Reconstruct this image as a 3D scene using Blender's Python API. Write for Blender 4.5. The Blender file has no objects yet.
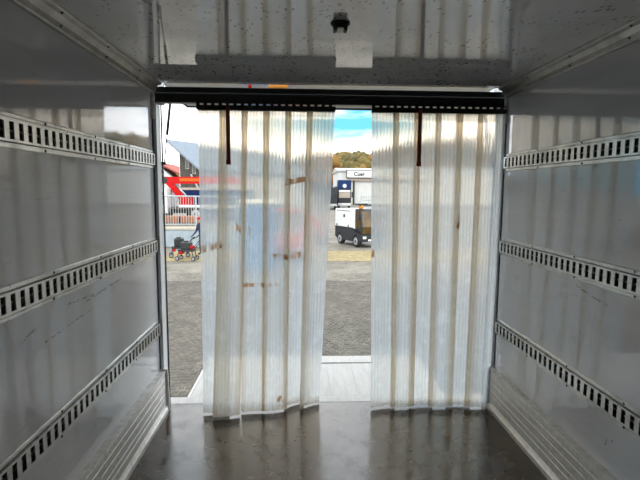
import bpy, bmesh, math, random
from mathutils import Vector, Matrix

# ---------------------------------------------------------------- scene, camera, light
scene = bpy.context.scene
col = scene.collection
R = math.radians
scene.view_settings.view_transform = 'Standard'
scene.view_settings.look = 'None'
scene.view_settings.gamma = 1.0
scene.view_settings.use_curve_mapping = False
scene.view_settings.exposure = 1.22
scene.cycles.max_bounces = 14
scene.cycles.diffuse_bounces = 6
scene.cycles.glossy_bounces = 6
scene.cycles.transmission_bounces = 10
scene.cycles.transparent_max_bounces = 24
scene.cycles.use_denoising = True

F_PX, YAW, PITCH, ROLL = 457.27, 0.0424, 0.1097, 0.0069
cam_d = bpy.data.cameras.new('camera')
cam = bpy.data.objects.new('camera', cam_d)
col.objects.link(cam)
cam_d.sensor_width = 36.0
cam_d.lens = 36.0 * F_PX / 640.0
cam_d.clip_start = 0.02
cam_d.clip_end = 2000
fw = Vector((math.sin(YAW) * math.cos(PITCH), math.cos(YAW) * math.cos(PITCH), -math.sin(PITCH)))
rt = Vector((math.cos(YAW), -math.sin(YAW), 0))
up = rt.cross(fw)
rt2 = rt * math.cos(ROLL) + up * math.sin(ROLL)
up2 = -rt * math.sin(ROLL) + up * math.cos(ROLL)
m = Matrix((rt2, up2, -fw)).transposed().to_4x4()
m.translation = Vector((-0.2204, -3.2895, 1.6426))
cam.matrix_world = m
scene.camera = cam

world = bpy.data.worlds.new('sky')
scene.world = world
world.use_nodes = True
nt = world.node_tree
nt.nodes.clear()
def wn(t, **k):
    n = nt.nodes.new(t)
    for a, v in k.items():
        setattr(n, a, v)
    return n
tc = wn('ShaderNodeTexCoord')
mp = wn('ShaderNodeMapping')
mp.inputs['Location'].default_value = (1.35, 0.1, -1.07)
mp.inputs['Scale'].default_value = (1.6, 1.6, 7.0)
nz = wn('ShaderNodeTexNoise')
nz.inputs['Scale'].default_value = 1.5
nz.inputs['Detail'].default_value = 6
nz.inputs['Roughness'].default_value = 0.55
rp = wn('ShaderNodeValToRGB')
rp.color_ramp.elements[0].position = 0.38
rp.color_ramp.elements[0].color = (0.06, 0.22, 0.33, 1)
rp.color_ramp.elements[1].position = 0.54
rp.color_ramp.elements[1].color = (0.965, 0.98, 1.0, 1)
e = rp.color_ramp.elements.new(0.46)
e.color = (0.36, 0.46, 0.53, 1)
bg = wn('ShaderNodeBackground')
bg.inputs['Strength'].default_value = 1.75
wo = wn('ShaderNodeOutputWorld')
nt.links.new(tc.outputs['Generated'], mp.inputs['Vector'])
nt.links.new(mp.outputs['Vector'], nz.inputs['Vector'])
nt.links.new(nz.outputs['Fac'], rp.inputs['Fac'])
nt.links.new(rp.outputs['Color'], bg.inputs['Color'])
nt.links.new(bg.outputs['Background'], wo.inputs['Surface'])

sun_d = bpy.data.lights.new('sun', 'SUN')
sun_d.energy = 0.8
sun_d.angle = R(6)
sun_d.color = (1.0, 0.93, 0.80)
sun = bpy.data.objects.new('sun', sun_d)
col.objects.link(sun)
sun.rotation_euler = Vector((0.22, 0.80, -0.56)).to_track_quat('-Z', 'Y').to_euler()
sun.location = (0, -20, 20)

random.seed(7)

# ---------------------------------------------------------------- materials
class NT:
    def __init__(s, name):
        s.m = bpy.data.materials.new(name)
        s.m.use_nodes = True
        s.t = s.m.node_tree
        s.t.nodes.clear()
        s.out = s.n('ShaderNodeOutputMaterial')
    def n(s, t, inp=None, **k):
        o = s.t.nodes.new(t)
        for a, v in k.items():
            setattr(o, a, v)
        if inp:
            for a, v in inp.items():
                if hasattr(v, 'is_output'):
                    s.t.links.new(v, o.inputs[a])
                else:
                    o.inputs[a].default_value = v
        return o
    def coord(s, which='Object', scale=(1, 1, 1), loc=(0, 0, 0)):
        c = s.n('ShaderNodeTexCoord')
        return s.n('ShaderNodeMapping', {'Vector': c.outputs[which], 'Scale': scale, 'Location': loc}).outputs[0]
    def pos(s, scale=(1, 1, 1)):
        c = s.n('ShaderNodeNewGeometry')
        return s.n('ShaderNodeMapping', {'Vector': c.outputs['Position'], 'Scale': scale}).outputs[0]
    def noise(s, vec, scale, detail=4, rough=0.55):
        return s.n('ShaderNodeTexNoise', {'Vector': vec, 'Scale': scale, 'Detail': detail, 'Roughness': rough}).outputs['Fac']
    def ramp(s, fac, stops):
        r = s.n('ShaderNodeValToRGB', {'Fac': fac})
        cr = r.color_ramp
        while len(cr.elements) < len(stops):
            cr.elements.new(0.5)
        for el, (p, c) in zip(cr.elements, stops):
            el.position = p
            el.color = c if len(c) == 4 else (*c, 1)
        return r.outputs[0]
    def math(s, op, a, b=0.0):
        o = s.n('ShaderNodeMath', operation=op)
        for i, v in enumerate((a, b)):
            if hasattr(v, 'is_output'):
                s.t.links.new(v, o.inputs[i])
            else:
                o.inputs[i].default_value = v
        return o.outputs[0]
    def mix(s, fac, a, b, blend='MIX'):
        o = s.n('ShaderNodeMix', data_type='RGBA', blend_type=blend)
        for i, v in ((0, fac), (6, a), (7, b)):
            if hasattr(v, 'is_output'):
                s.t.links.new(v, o.inputs[i])
            else:
                o.inputs[i].default_value = v if i == 0 else (*v, 1) if len(v) == 3 else v
        return o.outputs[2]
    def bump(s, h, strength=0.2, dist=0.01):
        return s.n('ShaderNodeBump', {'Height': h, 'Strength': strength, 'Distance': dist}).outputs[0]
    def pbr(s, **k):
        p = s.n('ShaderNodeBsdfPrincipled')
        for a, v in k.items():
            a = a.replace('_', ' ')
            if hasattr(v, 'is_output'):
                s.t.links.new(v, p.inputs[a])
            else:
                p.inputs[a].default_value = (*v, 1) if isinstance(v, tuple) and len(v) == 3 else v
        s.t.links.new(p.outputs[0], s.out.inputs[0])
        return p

def simple(name, c, rough=0.5, metal=0.0, var=0.15, scale=8.0, spec=0.5, bump=0.0):
    n = NT(name)
    v = n.coord()
    f = n.noise(v, scale)
    lo = tuple(x * (1 - var) for x in c)
    hi = tuple(min(1, x * (1 + var)) for x in c)
    k = dict(Base_Color=n.ramp(f, [(0.3, lo), (0.7, hi)]), Roughness=rough, Metallic=metal)
    if bump:
        k['Normal'] = n.bump(f, bump)
    p = n.pbr(**k)
    p.inputs['Specular IOR Level'].default_value = spec
    return n.m

M = {}
SCUFFS = ((1, -0.936, 1.143, -1.084, 1.113, 0.004), (1, -1.084, 1.113, -1.20, 1.098, 0.004), (-1, -1.60, 1.072, -1.50, 1.096, 0.006), (-1, -1.25, 1.128, -0.95, 1.112, 0.006),
          (-1, -1.10, 1.098, -0.62, 1.128, 0.005), (-1, -1.45, 1.02, -1.0, 1.05, 0.004), (1, -1.255, 0.425, -1.268, 0.455, 0.012), (1, -1.296, 0.468, -1.308, 0.48, 0.010))
def panel_mat(name, base, rough, ceiling=False):
    n = NT(name)
    p = n.pos()
    streak = n.noise(n.pos((1.2, 0.5, 6)), 1.7, 5)
    c = n.ramp(streak, [(0.35, tuple(x * 0.93 for x in base)), (0.65, base)])
    if ceiling:
        vo = n.n('ShaderNodeTexVoronoi', {'Vector': n.pos((1, 0.5, 0)), 'Scale': 36.0, 'Randomness': 1.0})
        sz = n.math('MULTIPLY', n.noise(n.pos((1, 1, 0)), 4.0, 3), 0.62)
        sz = n.math('SUBTRACT', sz, 0.10)
        dots = n.math('LESS_THAN', vo.outputs['Distance'], sz)
        c = n.mix(n.math('MULTIPLY', dots, 0.7), c, (0.16, 0.14, 0.12))
        grime = n.noise(p, 2.2, 6, 0.65)
        c = n.mix(n.ramp(grime, [(0.5, (0, 0, 0)), (0.75, (0.45, 0.45, 0.45))]), c, (0.42, 0.40, 0.36))
    else:
        sc = n.noise(n.pos((1, 1.2, 9)), 6.0, 7, 0.7)
        c = n.mix(n.ramp(sc, [(0.62, (0, 0, 0)), (0.72, (0.55, 0.55, 0.55))]), c, (0.22, 0.21, 0.20))
        gr = n.noise(p, 3.0, 6, 0.7)
        sx = n.n('ShaderNodeSeparateXYZ', {'Vector': p})
        brk = n.math('GREATER_THAN', n.noise(n.pos((0, 26, 120)), 1.0, 5), 0.50)
        # scuffs in the paint: wall side, y and z of both ends, half thickness
        for (sd, ya, za, yb, zb, th) in SCUFFS:
            t_ = n.math('DIVIDE', n.math('SUBTRACT', sx.outputs[1], ya), yb - ya)
            dz = n.math('ABSOLUTE', n.math('SUBTRACT', n.math('SUBTRACT', sx.outputs[2], za), n.math('MULTIPLY', t_, zb - za)))
            mk = n.math('MULTIPLY', n.math('LESS_THAN', dz, th), n.math('LESS_THAN', n.math('ABSOLUTE', n.math('SUBTRACT', t_, 0.5)), 0.5))
            mk = n.math('MULTIPLY', mk, n.math('GREATER_THAN', n.math('MULTIPLY', sx.outputs[0], sd), 0.0))
            c = n.mix(n.math('MULTIPLY', n.math('MULTIPLY', mk, brk), 0.75), c, (0.10, 0.095, 0.09))
        c = n.mix(n.ramp(gr, [(0.6, (0, 0, 0)), (0.8, (0.4, 0.4, 0.4))]), c, (0.30, 0.29, 0.27))
    ro = n.ramp(n.noise(p, 5.0, 4), [(0.35, (rough * 0.7,) * 3), (0.7, (rough * 1.5,) * 3)])
    wav = n.noise(p, 1.3, 2)
    pb = n.pbr(Base_Color=c, Roughness=ro, Normal=n.bump(wav, 0.05, 0.02))
    pb.inputs['Specular IOR Level'].default_value = 0.95
    if ceiling:
        pb.inputs['IOR'].default_value = 1.7
        pb.inputs['Coat Weight'].default_value = 0.8
        pb.inputs['Coat IOR'].default_value = 1.7
        pb.inputs['Coat Roughness'].default_value = 0.05
    return n.m
M['wall'] = panel_mat('gloss_panel_grey', (0.62, 0.62, 0.635), 0.055)
M['ceil'] = panel_mat('gloss_ceiling_grey', (0.76, 0.755, 0.74), 0.045, True)

def alu_mat(name, c, rough, dirt=0.5, stretch=(2, 0.6, 12)):
    n = NT(name)
    f = n.noise(n.pos(stretch), 5.0, 6, 0.65)
    g = n.noise(n.pos(), 9.0, 6, 0.7)
    cc = n.ramp(f, [(0.3, tuple(x * 0.8 for x in c)), (0.7, c)])
    cc = n.mix(n.ramp(g, [(0.45, (0, 0, 0)), (0.75, (dirt,) * 3)]), cc, (0.16, 0.14, 0.11))
    n.pbr(Base_Color=cc, Metallic=0.75, Roughness=n.ramp(g, [(0.3, (rough * 0.8,) * 3), (0.8, (min(1, rough * 1.6),) * 3)]),
          Normal=n.bump(f, 0.08, 0.004))
    return n.m
M['alu'] = alu_mat('worn_aluminium', (0.62, 0.62, 0.60), 0.32, 0.45)
n = NT('scuffed_aluminium')
f = n.noise(n.pos((6, 1.0, 40)), 4.0, 6, 0.7)
g = n.noise(n.pos((1, 2, 2)), 14.0, 8, 0.75)
c = n.ramp(f, [(0.3, (0.62, 0.59, 0.55)), (0.7, (0.80, 0.775, 0.74))])
c = n.mix(n.ramp(g, [(0.42, (0, 0, 0)), (0.72, (0.6, 0.6, 0.6))]), c, (0.26, 0.22, 0.18))
n.pbr(Base_Color=c, Metallic=0.25, Roughness=0.42, Normal=n.bump(f, 0.1, 0.003))
M['alu_kick'] = n.m
M['alu_cove'] = alu_mat('dull_aluminium', (0.55, 0.53, 0.49), 0.42, 0.5)
n = NT('pale_aluminium')
f = n.noise(n.pos((9, 1.2, 9)), 3.0, 6, 0.65)
g = n.noise(n.pos(), 7.0, 7, 0.7)
c = n.ramp(f, [(0.3, (0.31, 0.29, 0.265)), (0.7, (0.41, 0.385, 0.355))])
c = n.mix(n.ramp(g, [(0.55, (0, 0, 0)), (0.75, (0.6, 0.6, 0.6))]), c, (0.30, 0.28, 0.25))
n.pbr(Base_Color=c, Metallic=0.15, Roughness=0.5)
M['alu_light'] = n.m
M['post'] = simple('grey_painted_post', (0.74, 0.75, 0.76), 0.35, 0.1, 0.06)
M['black'] = simple('black_rubber', (0.012, 0.012, 0.013), 0.5, 0, 0.3)
M['header'] = simple('black_paint', (0.016, 0.015, 0.016), 0.28, 0, 0.3)
M['screw'] = simple('dark_screw', (0.03, 0.03, 0.03), 0.45, 0.4)
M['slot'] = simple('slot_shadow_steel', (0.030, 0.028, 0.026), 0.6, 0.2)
M['caulk'] = simple('chipped_white_paint', (0.62, 0.60, 0.55), 0.6, 0, 0.3, 40, bump=0.4)
M['white'] = simple('white_paint', (0.600, 0.600, 0.585), 0.4, 0, 0.05)
M['flap'] = simple('flap_grey', (0.62, 0.63, 0.63), 0.4, 0, 0.06)
n = NT('brown_red_webbing')
w = n.noise(n.coord(), 60)
a = n.n('ShaderNodeBsdfDiffuse', {'Color': n.ramp(w, [(0.3, (0.34, 0.075, 0.045)), (0.7, (0.46, 0.11, 0.07))])})
b = n.n('ShaderNodeBsdfTranslucent', {'Color': (0.26, 0.045, 0.025, 1)})
n.t.links.new(n.n('ShaderNodeMixShader', {0: 0.35, 1: a.outputs[0], 2: b.outputs[0]}).outputs[0], n.out.inputs[0])
M['strap'] = n.m
M['red'] = simple('red_paint', (0.42, 0.004, 0.004), 0.5, 0, 0.1, spec=0.15)
M['orange'] = simple('orange_print', (0.52, 0.09, 0.008), 0.5, 0, 0.1, spec=0.2)
M['amber'] = simple('amber_plastic', (0.595, 0.224, 0.021), 0.3)
M['blue'] = simple('dark_blue_paint', (0.006, 0.022, 0.085), 0.45, 0, 0.15, spec=0.2)
M['midblue'] = simple('mid_blue_plastic', (0.030, 0.114, 0.276), 0.5, 0, 0.12)
M['glass_dark'] = simple('dark_window', (0.02, 0.022, 0.025), 0.08, 0, 0.2)
M['glass_brown_refl'] = simple('brown_reflection_window', (0.077, 0.045, 0.013), 0.10, 0, 0.5, 3)  # brown reflection in the vehicle's windows is painted into the glass colour
M['dgrey'] = simple('dark_grey_plastic', (0.026, 0.026, 0.029), 0.55, 0, 0.15, spec=0.25)
M['tyre'] = simple('tyre', (0.015, 0.015, 0.015), 0.8)
M['rim'] = simple('silver_rim', (0.33, 0.33, 0.345), 0.4, 0.3)
M['concrete'] = simple('pale_blue_concrete', (0.275, 0.319, 0.347), 0.85, 0, 0.10, 3, bump=0.15)
M['cap'] = simple('cream_coping', (0.413, 0.374, 0.297), 0.8, 0, 0.08)
M['galv'] = simple('galvanised_steel', (0.400, 0.408, 0.408), 0.4, 0.6)
M['terracotta'] = simple('terracotta', (0.300, 0.126, 0.066), 0.85, 0, 0.2, 6)
M['roof_metal'] = simple('grey_blue_roof', (0.165, 0.190, 0.225), 0.6, 0, 0.06, 2, spec=0.2)
M['timber'] = simple('dark_weathered_timber', (0.052, 0.041, 0.032), 0.8, 0, 0.3, 2)
M['red_roof'] = simple('red_roof_tile', (0.300, 0.060, 0.042), 0.8, 0, 0.2, 2)
M['plaster'] = simple('white_plaster', (0.484, 0.477, 0.459), 0.85, 0, 0.05, 1)
M['beige'] = simple('beige_plaster', (0.360, 0.300, 0.246), 0.85, 0, 0.05, 1)
M['skin'] = simple('skin', (0.55, 0.26, 0.19), 0.6)
M['lens'] = simple('white_lens', (0.585, 0.585, 0.555), 0.35)
M['sand'] = simple('sandy_verge', (0.247, 0.188, 0.086), 0.95, 0, 0.35, 6, bump=0.4)

def floor_mat():
    n = NT('wet_brown_floor')
    p = n.pos()
    a = n.noise(p, 3.2, 8, 0.65)
    b = n.noise(n.pos((1, 3, 1)), 14.0, 5, 0.7)
    c = n.ramp(a, [(0.30, (0.016, 0.010, 0.005)), (0.70, (0.075, 0.050, 0.030))])
    c = n.mix(n.ramp(b, [(0.58, (0, 0, 0)), (0.8, (0.35, 0.35, 0.35))]), c, (0.13, 0.105, 0.08))
    ro = n.ramp(n.noise(p, 5.5, 7, 0.7), [(0.32, (0.07,) * 3), (0.68, (0.34,) * 3)])
    pb = n.pbr(Base_Color=c, Roughness=ro, Normal=n.bump(a, 0.05, 0.002))
    pb.inputs['Specular IOR Level'].default_value = 0.6
    return n.m
M['floor'] = floor_mat()

def cobble_mat(name, geo):
    n = NT(name)
    if geo:
        at = n.n('ShaderNodeAttribute', attribute_name='shade').outputs['Fac']
        f = n.noise(n.pos(), 60, 4)
        c = n.ramp(at, [(0.0, (0.026, 0.021, 0.015)), (0.6, (0.054, 0.044, 0.032)), (1.0, (0.13, 0.109, 0.083))])
        c = n.mix(0.35, c, n.ramp(f, [(0.3, (0.045, 0.038, 0.029)), (0.7, (0.19, 0.165, 0.135))]))
        n.pbr(Base_Color=c, Roughness=0.75, Normal=n.bump(f, 0.3, 0.004))
    else:
        p = n.pos()
        v = n.n('ShaderNodeTexVoronoi', {'Vector': p, 'Scale': 9.0}, feature='DISTANCE_TO_EDGE').outputs['Distance']
        v2 = n.n('ShaderNodeTexVoronoi', {'Vector': p, 'Scale': 9.0}).outputs['Color']
        g = n.n('ShaderNodeSeparateColor', {'Color': v2}).outputs[0]
        c = n.ramp(g, [(0.0, (0.065, 0.053, 0.039)), (1.0, (0.125, 0.105, 0.080))])
        big = n.noise(p, 0.9, 5, 0.6)
        c = n.mix(n.ramp(big, [(0.42, (0, 0, 0)), (0.68, (0.75, 0.75, 0.75))]), c, (0.24, 0.21, 0.165))
        c = n.mix(n.ramp(v, [(0.0, (0.8, 0.8, 0.8)), (0.07, (0, 0, 0))]), c, (0.26, 0.23, 0.18))
        n.pbr(Base_Color=c, Roughness=0.85, Normal=n.bump(v, 0.5, 0.02))
    return n.m
M['cobble'] = cobble_mat('cobble_stone', True)
M['ground'] = cobble_mat('cobbled_yard', False)
M['joint'] = simple('sand_joint', (0.115, 0.095, 0.069), 0.95, 0, 0.45, 2.5)

def pvc_mat():
    n = NT('milky_pvc')
    g = n.n('ShaderNodeNewGeometry').outputs['Position']
    sp = n.n('ShaderNodeSeparateXYZ', {'Vector': g})
    fine = n.noise(n.pos((42, 0, 0.10)), 1.0, 3, 0.6)
    broad = n.noise(n.pos((11, 0, 0.25)), 1.0, 3, 0.5)
    spots = n.noise(n.pos((3, 3, 2)), 4.0, 6, 0.7)
    tint = n.ramp(broad, [(0.3, (0.945, 0.87, 0.74)), (0.7, (0.97, 0.92, 0.83))])
    tint = n.mix(n.ramp(fine, [(0.50, (0, 0, 0)), (0.72, (0.35, 0.35, 0.35))]), tint, (0.88, 0.78, 0.64))
    edge = n.n('ShaderNodeAttribute', attribute_name='edge').outputs['Fac']
    lines = n.noise(n.pos((90, 0, 0.12)), 1.0, 2, 0.5)
    grime = n.ramp(n.math('MULTIPLY', n.math('ADD', n.math('MULTIPLY', edge, 0.75), 0.10), n.math('ADD', n.math('MULTIPLY', lines, 2.6), -0.45)), [(0.06, (0, 0, 0)), (0.75, (0.75, 0.75, 0.75))])
    tint = n.mix(grime, tint, (0.83, 0.75, 0.62))
    rib = n.n('ShaderNodeAttribute', attribute_name='rib').outputs['Fac']
    tint = n.mix(n.math('MULTIPLY', rib, 0.6), tint, (0.74, 0.68, 0.60))
    haze = n.math('ADD', 0.30, n.math('MULTIPLY', n.math('SUBTRACT', fine, 0.5), 0.25))
    haze = n.math('ADD', haze, n.math('MULTIPLY', n.ramp(spots, [(0.5, (0, 0, 0)), (0.75, (1, 1, 1))]), 0.10))
    # brown residue marks left by tape and dirt: centre x, centre z, half width, half height, slope
    stain = None
    for (cx, cz, hw, hh, sl) in ((-0.275, 1.700, 0.085, 0.020, 0.22), (-0.320, 1.165, 0.10, 0.022, 0.05),
                                 (-0.880, 1.225, 0.10, 0.024, 0.28), (-0.660, 1.365, 0.016, 0.030, 0.0),
                                 (-0.590, 1.345, 0.012, 0.030, 0.0), (0.285, 1.185, 0.03, 0.03, 0.0),
                                 (-0.505, 0.955, 0.13, 0.014, 0.03), (-0.37, 0.095, 0.03, 0.022, 0.0), (0.92, 1.42, 0.012, 0.05, 0.0)):
        dx = n.math('SUBTRACT', sp.outputs[0], cx)
        dz = n.math('SUBTRACT', n.math('SUBTRACT', sp.outputs[2], cz), n.math('MULTIPLY', dx, sl))
        ex = n.math('LESS_THAN', n.math('ABSOLUTE', dx), hw)
        ez = n.math('LESS_THAN', n.math('ABSOLUTE', dz), hh)
        mk = n.math('MULTIPLY', ex, ez)
        stain = mk if stain is None else n.math('MAXIMUM', stain, mk)
    brk = n.ramp(n.noise(n.pos((38, 0, 12)), 1.0, 3), [(0.44, (0, 0, 0)), (0.60, (0.7, 0.7, 0.7))])
    stain = n.math('MULTIPLY', stain, brk)
    tr = n.n('ShaderNodeBsdfTransparent', {'Color': tint})
    rf = n.n('ShaderNodeBsdfRefraction', {'Color': tint, 'Roughness': 0.12, 'IOR': 1.10})
    thru = n.n('ShaderNodeMixShader', {0: 0.55, 1: tr.outputs[0], 2: rf.outputs[0]})
    scol = n.mix(grime, (0.71, 0.84, 1.0), (0.62, 0.61, 0.58))
    tl = n.n('ShaderNodeBsdfTranslucent', {'Color': scol})
    df = n.n('ShaderNodeBsdfDiffuse', {'Color': scol})
    sc = n.n('ShaderNodeMixShader', {0: 0.08, 1: tl.outputs[0], 2: df.outputs[0]})
    a = n.n('ShaderNodeMixShader', {0: haze, 1: thru.outputs[0], 2: sc.outputs[0]})
    gl = n.n('ShaderNodeBsdfGlossy', {'Color': (1, 1, 1, 1), 'Roughness': 0.15})
    fr = n.n('ShaderNodeFresnel', {'IOR': 1.4})
    b = n.n('ShaderNodeMixShader', {0: n.math('MULTIPLY', fr.outputs[0], 0.7), 1: a.outputs[0], 2: gl.outputs[0]})
    sd = n.n('ShaderNodeBsdfDiffuse', {'Color': (0.30, 0.16, 0.06, 1)})
    stt = n.n('ShaderNodeBsdfTranslucent', {'Color': (0.55, 0.30, 0.11, 1)})
    st = n.n('ShaderNodeMixShader', {0: 0.6, 1: sd.outputs[0], 2: stt.outputs[0]})
    c = n.n('ShaderNodeMixShader', {0: stain, 1: b.outputs[0], 2: st.outputs[0]})
    n.t.links.new(c.outputs[0], n.out.inputs[0])
    return n.m
M['pvc'] = pvc_mat()

def foliage_mat():
    n = NT('autumn_foliage')
    at = n.n('ShaderNodeAttribute', attribute_name='shade').outputs['Fac']
    f = n.noise(n.pos(), 0.5, 4)
    c = n.ramp(at, [(0.0, (0.033, 0.042, 0.011)), (0.35, (0.095, 0.075, 0.016)), (0.65, (0.17, 0.10, 0.02)), (1.0, (0.28, 0.11, 0.02))])
    c = n.mix(0.4, c, n.ramp(f, [(0.3, (0.05, 0.05, 0.015)), (0.7, (0.24, 0.145, 0.033))]))
    n.pbr(Base_Color=c, Roughness=0.9)
    return n.m
M['foliage'] = foliage_mat()
M['hill'] = simple('wooded_ground', (0.13, 0.11, 0.035), 0.95, 0, 0.3, 0.05)

def person_mat():
    n = NT('navy_workwear')
    z = n.n('ShaderNodeSeparateXYZ', {'Vector': n.coord('Object')}).outputs[2]
    c = n.ramp(n.math('DIVIDE', z, 1.8), [(0.0, (0.02, 0.02, 0.022)), (0.055, (0.035, 0.037, 0.045)), (0.50, (0.014, 0.018, 0.055)), (0.825, (0.45, 0.22, 0.16))])
    for nd in n.t.nodes:
        if nd.type == 'VALTORGB':
            nd.color_ramp.interpolation = 'CONSTANT'
    n.pbr(Base_Color=c, Roughness=0.8)
    return n.m
M['person'] = person_mat()

# ---------------------------------------------------------------- mesh helpers
class MB:
    def __init__(s):
        s.v = []
        s.f = []
        s.sm = []
    def add(s, vs, fs, smooth=False):
        o = len(s.v)
        s.v += [tuple(x) for x in vs]
        for f in fs:
            s.f.append([o + i for i in f])
            s.sm.append(smooth)
        return s
    def box(s, x0, x1, y0, y1, z0, z1, b=0.0):
        if b <= 0:
            vs = [(x, y, z) for z in (z0, z1) for y in (y0, y1) for x in (x0, x1)]
            return s.add(vs, [(0, 2, 3, 1), (4, 5, 7, 6), (0, 1, 5, 4), (2, 6, 7, 3), (0, 4, 6, 2), (1, 3, 7, 5)])
        bm = bmesh.new()
        bmesh.ops.create_cube(bm, size=1)
        for v in bm.verts:
            v.co = Vector(((x0 + x1) / 2 + v.co.x * (x1 - x0), (y0 + y1) / 2 + v.co.y * (y1 - y0), (z0 + z1) / 2 + v.co.z * (z1 - z0)))
        bmesh.ops.bevel(bm, geom=bm.edges[:], offset=b, segments=2, affect='EDGES', profile=0.6)
        return s.bm(bm)
    def bm(s, bm, smooth=False):
        bm.verts.ensure_lookup_table()
        bm.verts.index_update()
        s.add([v.co for v in bm.verts], [[v.index for v in f.verts] for f in bm.faces], smooth)
        bm.free()
        return s
    def tube(s, p0, p1, r0, r1=None, n=12, cap=True, smooth=True):
        p0, p1 = Vector(p0), Vector(p1)
        r1 = r0 if r1 is None else r1
        d = (p1 - p0).normalized()
        a = d.cross(Vector((0, 0, 1)) if abs(d.z) < 0.9 else Vector((1, 0, 0))).normalized()
        b = d.cross(a)
        vs = []
        for p, r in ((p0, r0), (p1, r1)):
            for i in range(n):
                t = 2 * math.pi * i / n
                vs.append(p + (a * math.cos(t) + b * math.sin(t)) * r)
        s.add(vs, [(i, (i + 1) % n, n + (i + 1) % n, n + i) for i in range(n)], smooth)
        if cap:
            o = len(s.v) - 2 * n
            s.f.append([o + i for i in range(n)][::-1]); s.sm.append(False)
            s.f.append([o + n + i for i in range(n)]); s.sm.append(False)
        return s
    def prism(s, pts, axis, a0, a1):
        """polygon pts in the plane normal to axis ('x': (y,z), 'y': (x,z), 'z': (x,y)) extruded a0..a1"""
        n = len(pts)
        def put(p, a):
            return {'x': (a, p[0], p[1]), 'y': (p[0], a, p[1]), 'z': (p[0], p[1], a)}[axis]
        vs = [put(p, a0) for p in pts] + [put(p, a1) for p in pts]
        fs = [list(range(n))[::-1], [n + i for i in range(n)]] + [(i, (i + 1) % n, n + (i + 1) % n, n + i) for i in range(n)]
        return s.add(vs, fs)
    def hexa(s, b, t):
        return s.add(list(b) + list(t), [(3, 2, 1, 0), (4, 5, 6, 7), (0, 1, 5, 4), (1, 2, 6, 5), (2, 3, 7, 6), (3, 0, 4, 7)])
    def lathe(s, c, prof, axis='z', n=20):
        vs = []
        for (r, h) in prof:
            for i in range(n):
                t = 2 * math.pi * i / n
                q = (r * math.cos(t), r * math.sin(t), h)
                if axis == 'y':
                    q = (q[0], q[2], q[1])
                elif axis == 'x':
                    q = (q[2], q[0], q[1])
                vs.append((c[0] + q[0], c[1] + q[1], c[2] + q[2]))
        fs = []
        for k in range(len(prof) - 1):
            for i in range(n):
                fs.append((k * n + i, k * n + (i + 1) % n, (k + 1) * n + (i + 1) % n, (k + 1) * n + i))
        s.add(vs, fs, True)
        o = len(s.v) - len(vs)
        s.f.append([o + i for i in range(n)][::-1]); s.sm.append(False)
        s.f.append([o + (len(prof) - 1) * n + i for i in range(n)]); s.sm.append(False)
        return s
    def build(s, name, mat, parent=None, loc=None, fixn=True):
        me = bpy.data.meshes.new(name)
        me.from_pydata(s.v, [], s.f)
        me.polygons.foreach_set('use_smooth', s.sm)
        if fixn:
            b = bmesh.new()
            b.from_mesh(me)
            bmesh.ops.recalc_face_normals(b, faces=b.faces[:])
            b.to_mesh(me)
            b.free()
        me.materials.append(mat)
        o = bpy.data.objects.new(name, me)
        col.objects.link(o)
        if parent is not None:
            o.parent = parent
        if loc is not None:
            o.location = loc
        return o

def tag(o, label=None, cat=None, group=None, kind=None):
    if label: o['label'] = label
    if cat: o['category'] = cat
    if group: o['group'] = group
    if kind: o['kind'] = kind
    return o
def empty(name, loc=(0, 0, 0), rz=0.0):
    o = bpy.data.objects.new(name, None)
    o.empty_display_size = 0.1
    col.objects.link(o)
    o.location = loc
    o.rotation_euler = (0, 0, rz)
    return o
def struct(o, label=None, cat=None):
    return tag(o, label, cat, kind='structure')
def share(src, parent, loc):
    c = src.copy()
    col.objects.link(c)
    c.parent = parent
    c.location = loc
    return c

# ---------------------------------------------------------------- truck body
W = 1.254
L0 = -6.4
CEIL = 2.365
struct(MB().box(-1.28, 1.28, L0, 0.10, -0.12, 0.0).build('floor', M['floor']), 'dark wet brown plywood floor of the box body', 'floor')
struct(MB().box(-1.28, 1.28, L0, 0.0, CEIL, 2.44).build('ceiling', M['ceil']), 'glossy grey ceiling speckled with dirt', 'ceiling')
struct(MB().box(-1.29, -W, L0, 0.0, 0.0, CEIL).build('wall_left', M['wall']), 'glossy grey left side wall of the box body', 'wall')
struct(MB().box(W, 1.29, L0, 0.0, 0.0, CEIL).build('wall_right', M['wall']), 'glossy grey right side wall of the box body', 'wall')
struct(MB().box(-1.29, 1.29, L0 - 0.05, L0, -0.12, 2.44).build('wall_front', M['wall']), 'grey bulkhead wall behind the viewer', 'wall')

# cove profiles in the two upper corners
for s, nm in ((-1, 'trim_1'), (1, 'trim_2')):
    pts = [(s * W, CEIL), (s * W, 2.300), (s * 1.236, 2.298), (s * 1.228, 2.303), (s * 1.222, 2.325), (s * 1.205, 2.347),
           (s * 1.185, 2.353), (s * 1.178, 2.358), (s * 1.178, CEIL)]
    o = MB().prism(pts, 'y', L0, -0.002).build(nm, M['alu_cove'])
    struct(o, ('left' if s < 0 else 'right') + ' aluminium cove profile between wall and ceiling', 'trim')
    scr = None
    for k in range(9):
        for (dx, z) in ((1.2235, 2.316), (1.192, 2.3505)):
            p = (s * dx, -0.35 - k * 0.45 - (0.05 if z > 2.33 else 0), z)
            if scr is None:
                nrm = Vector((-s * 0.7, 0, -0.7))
                scr = MB().tube((0, 0, 0), nrm * 0.004, 0.006, n=8).build('screw', M['screw'], o, p)
            else:
                share(scr, o, p)

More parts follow.
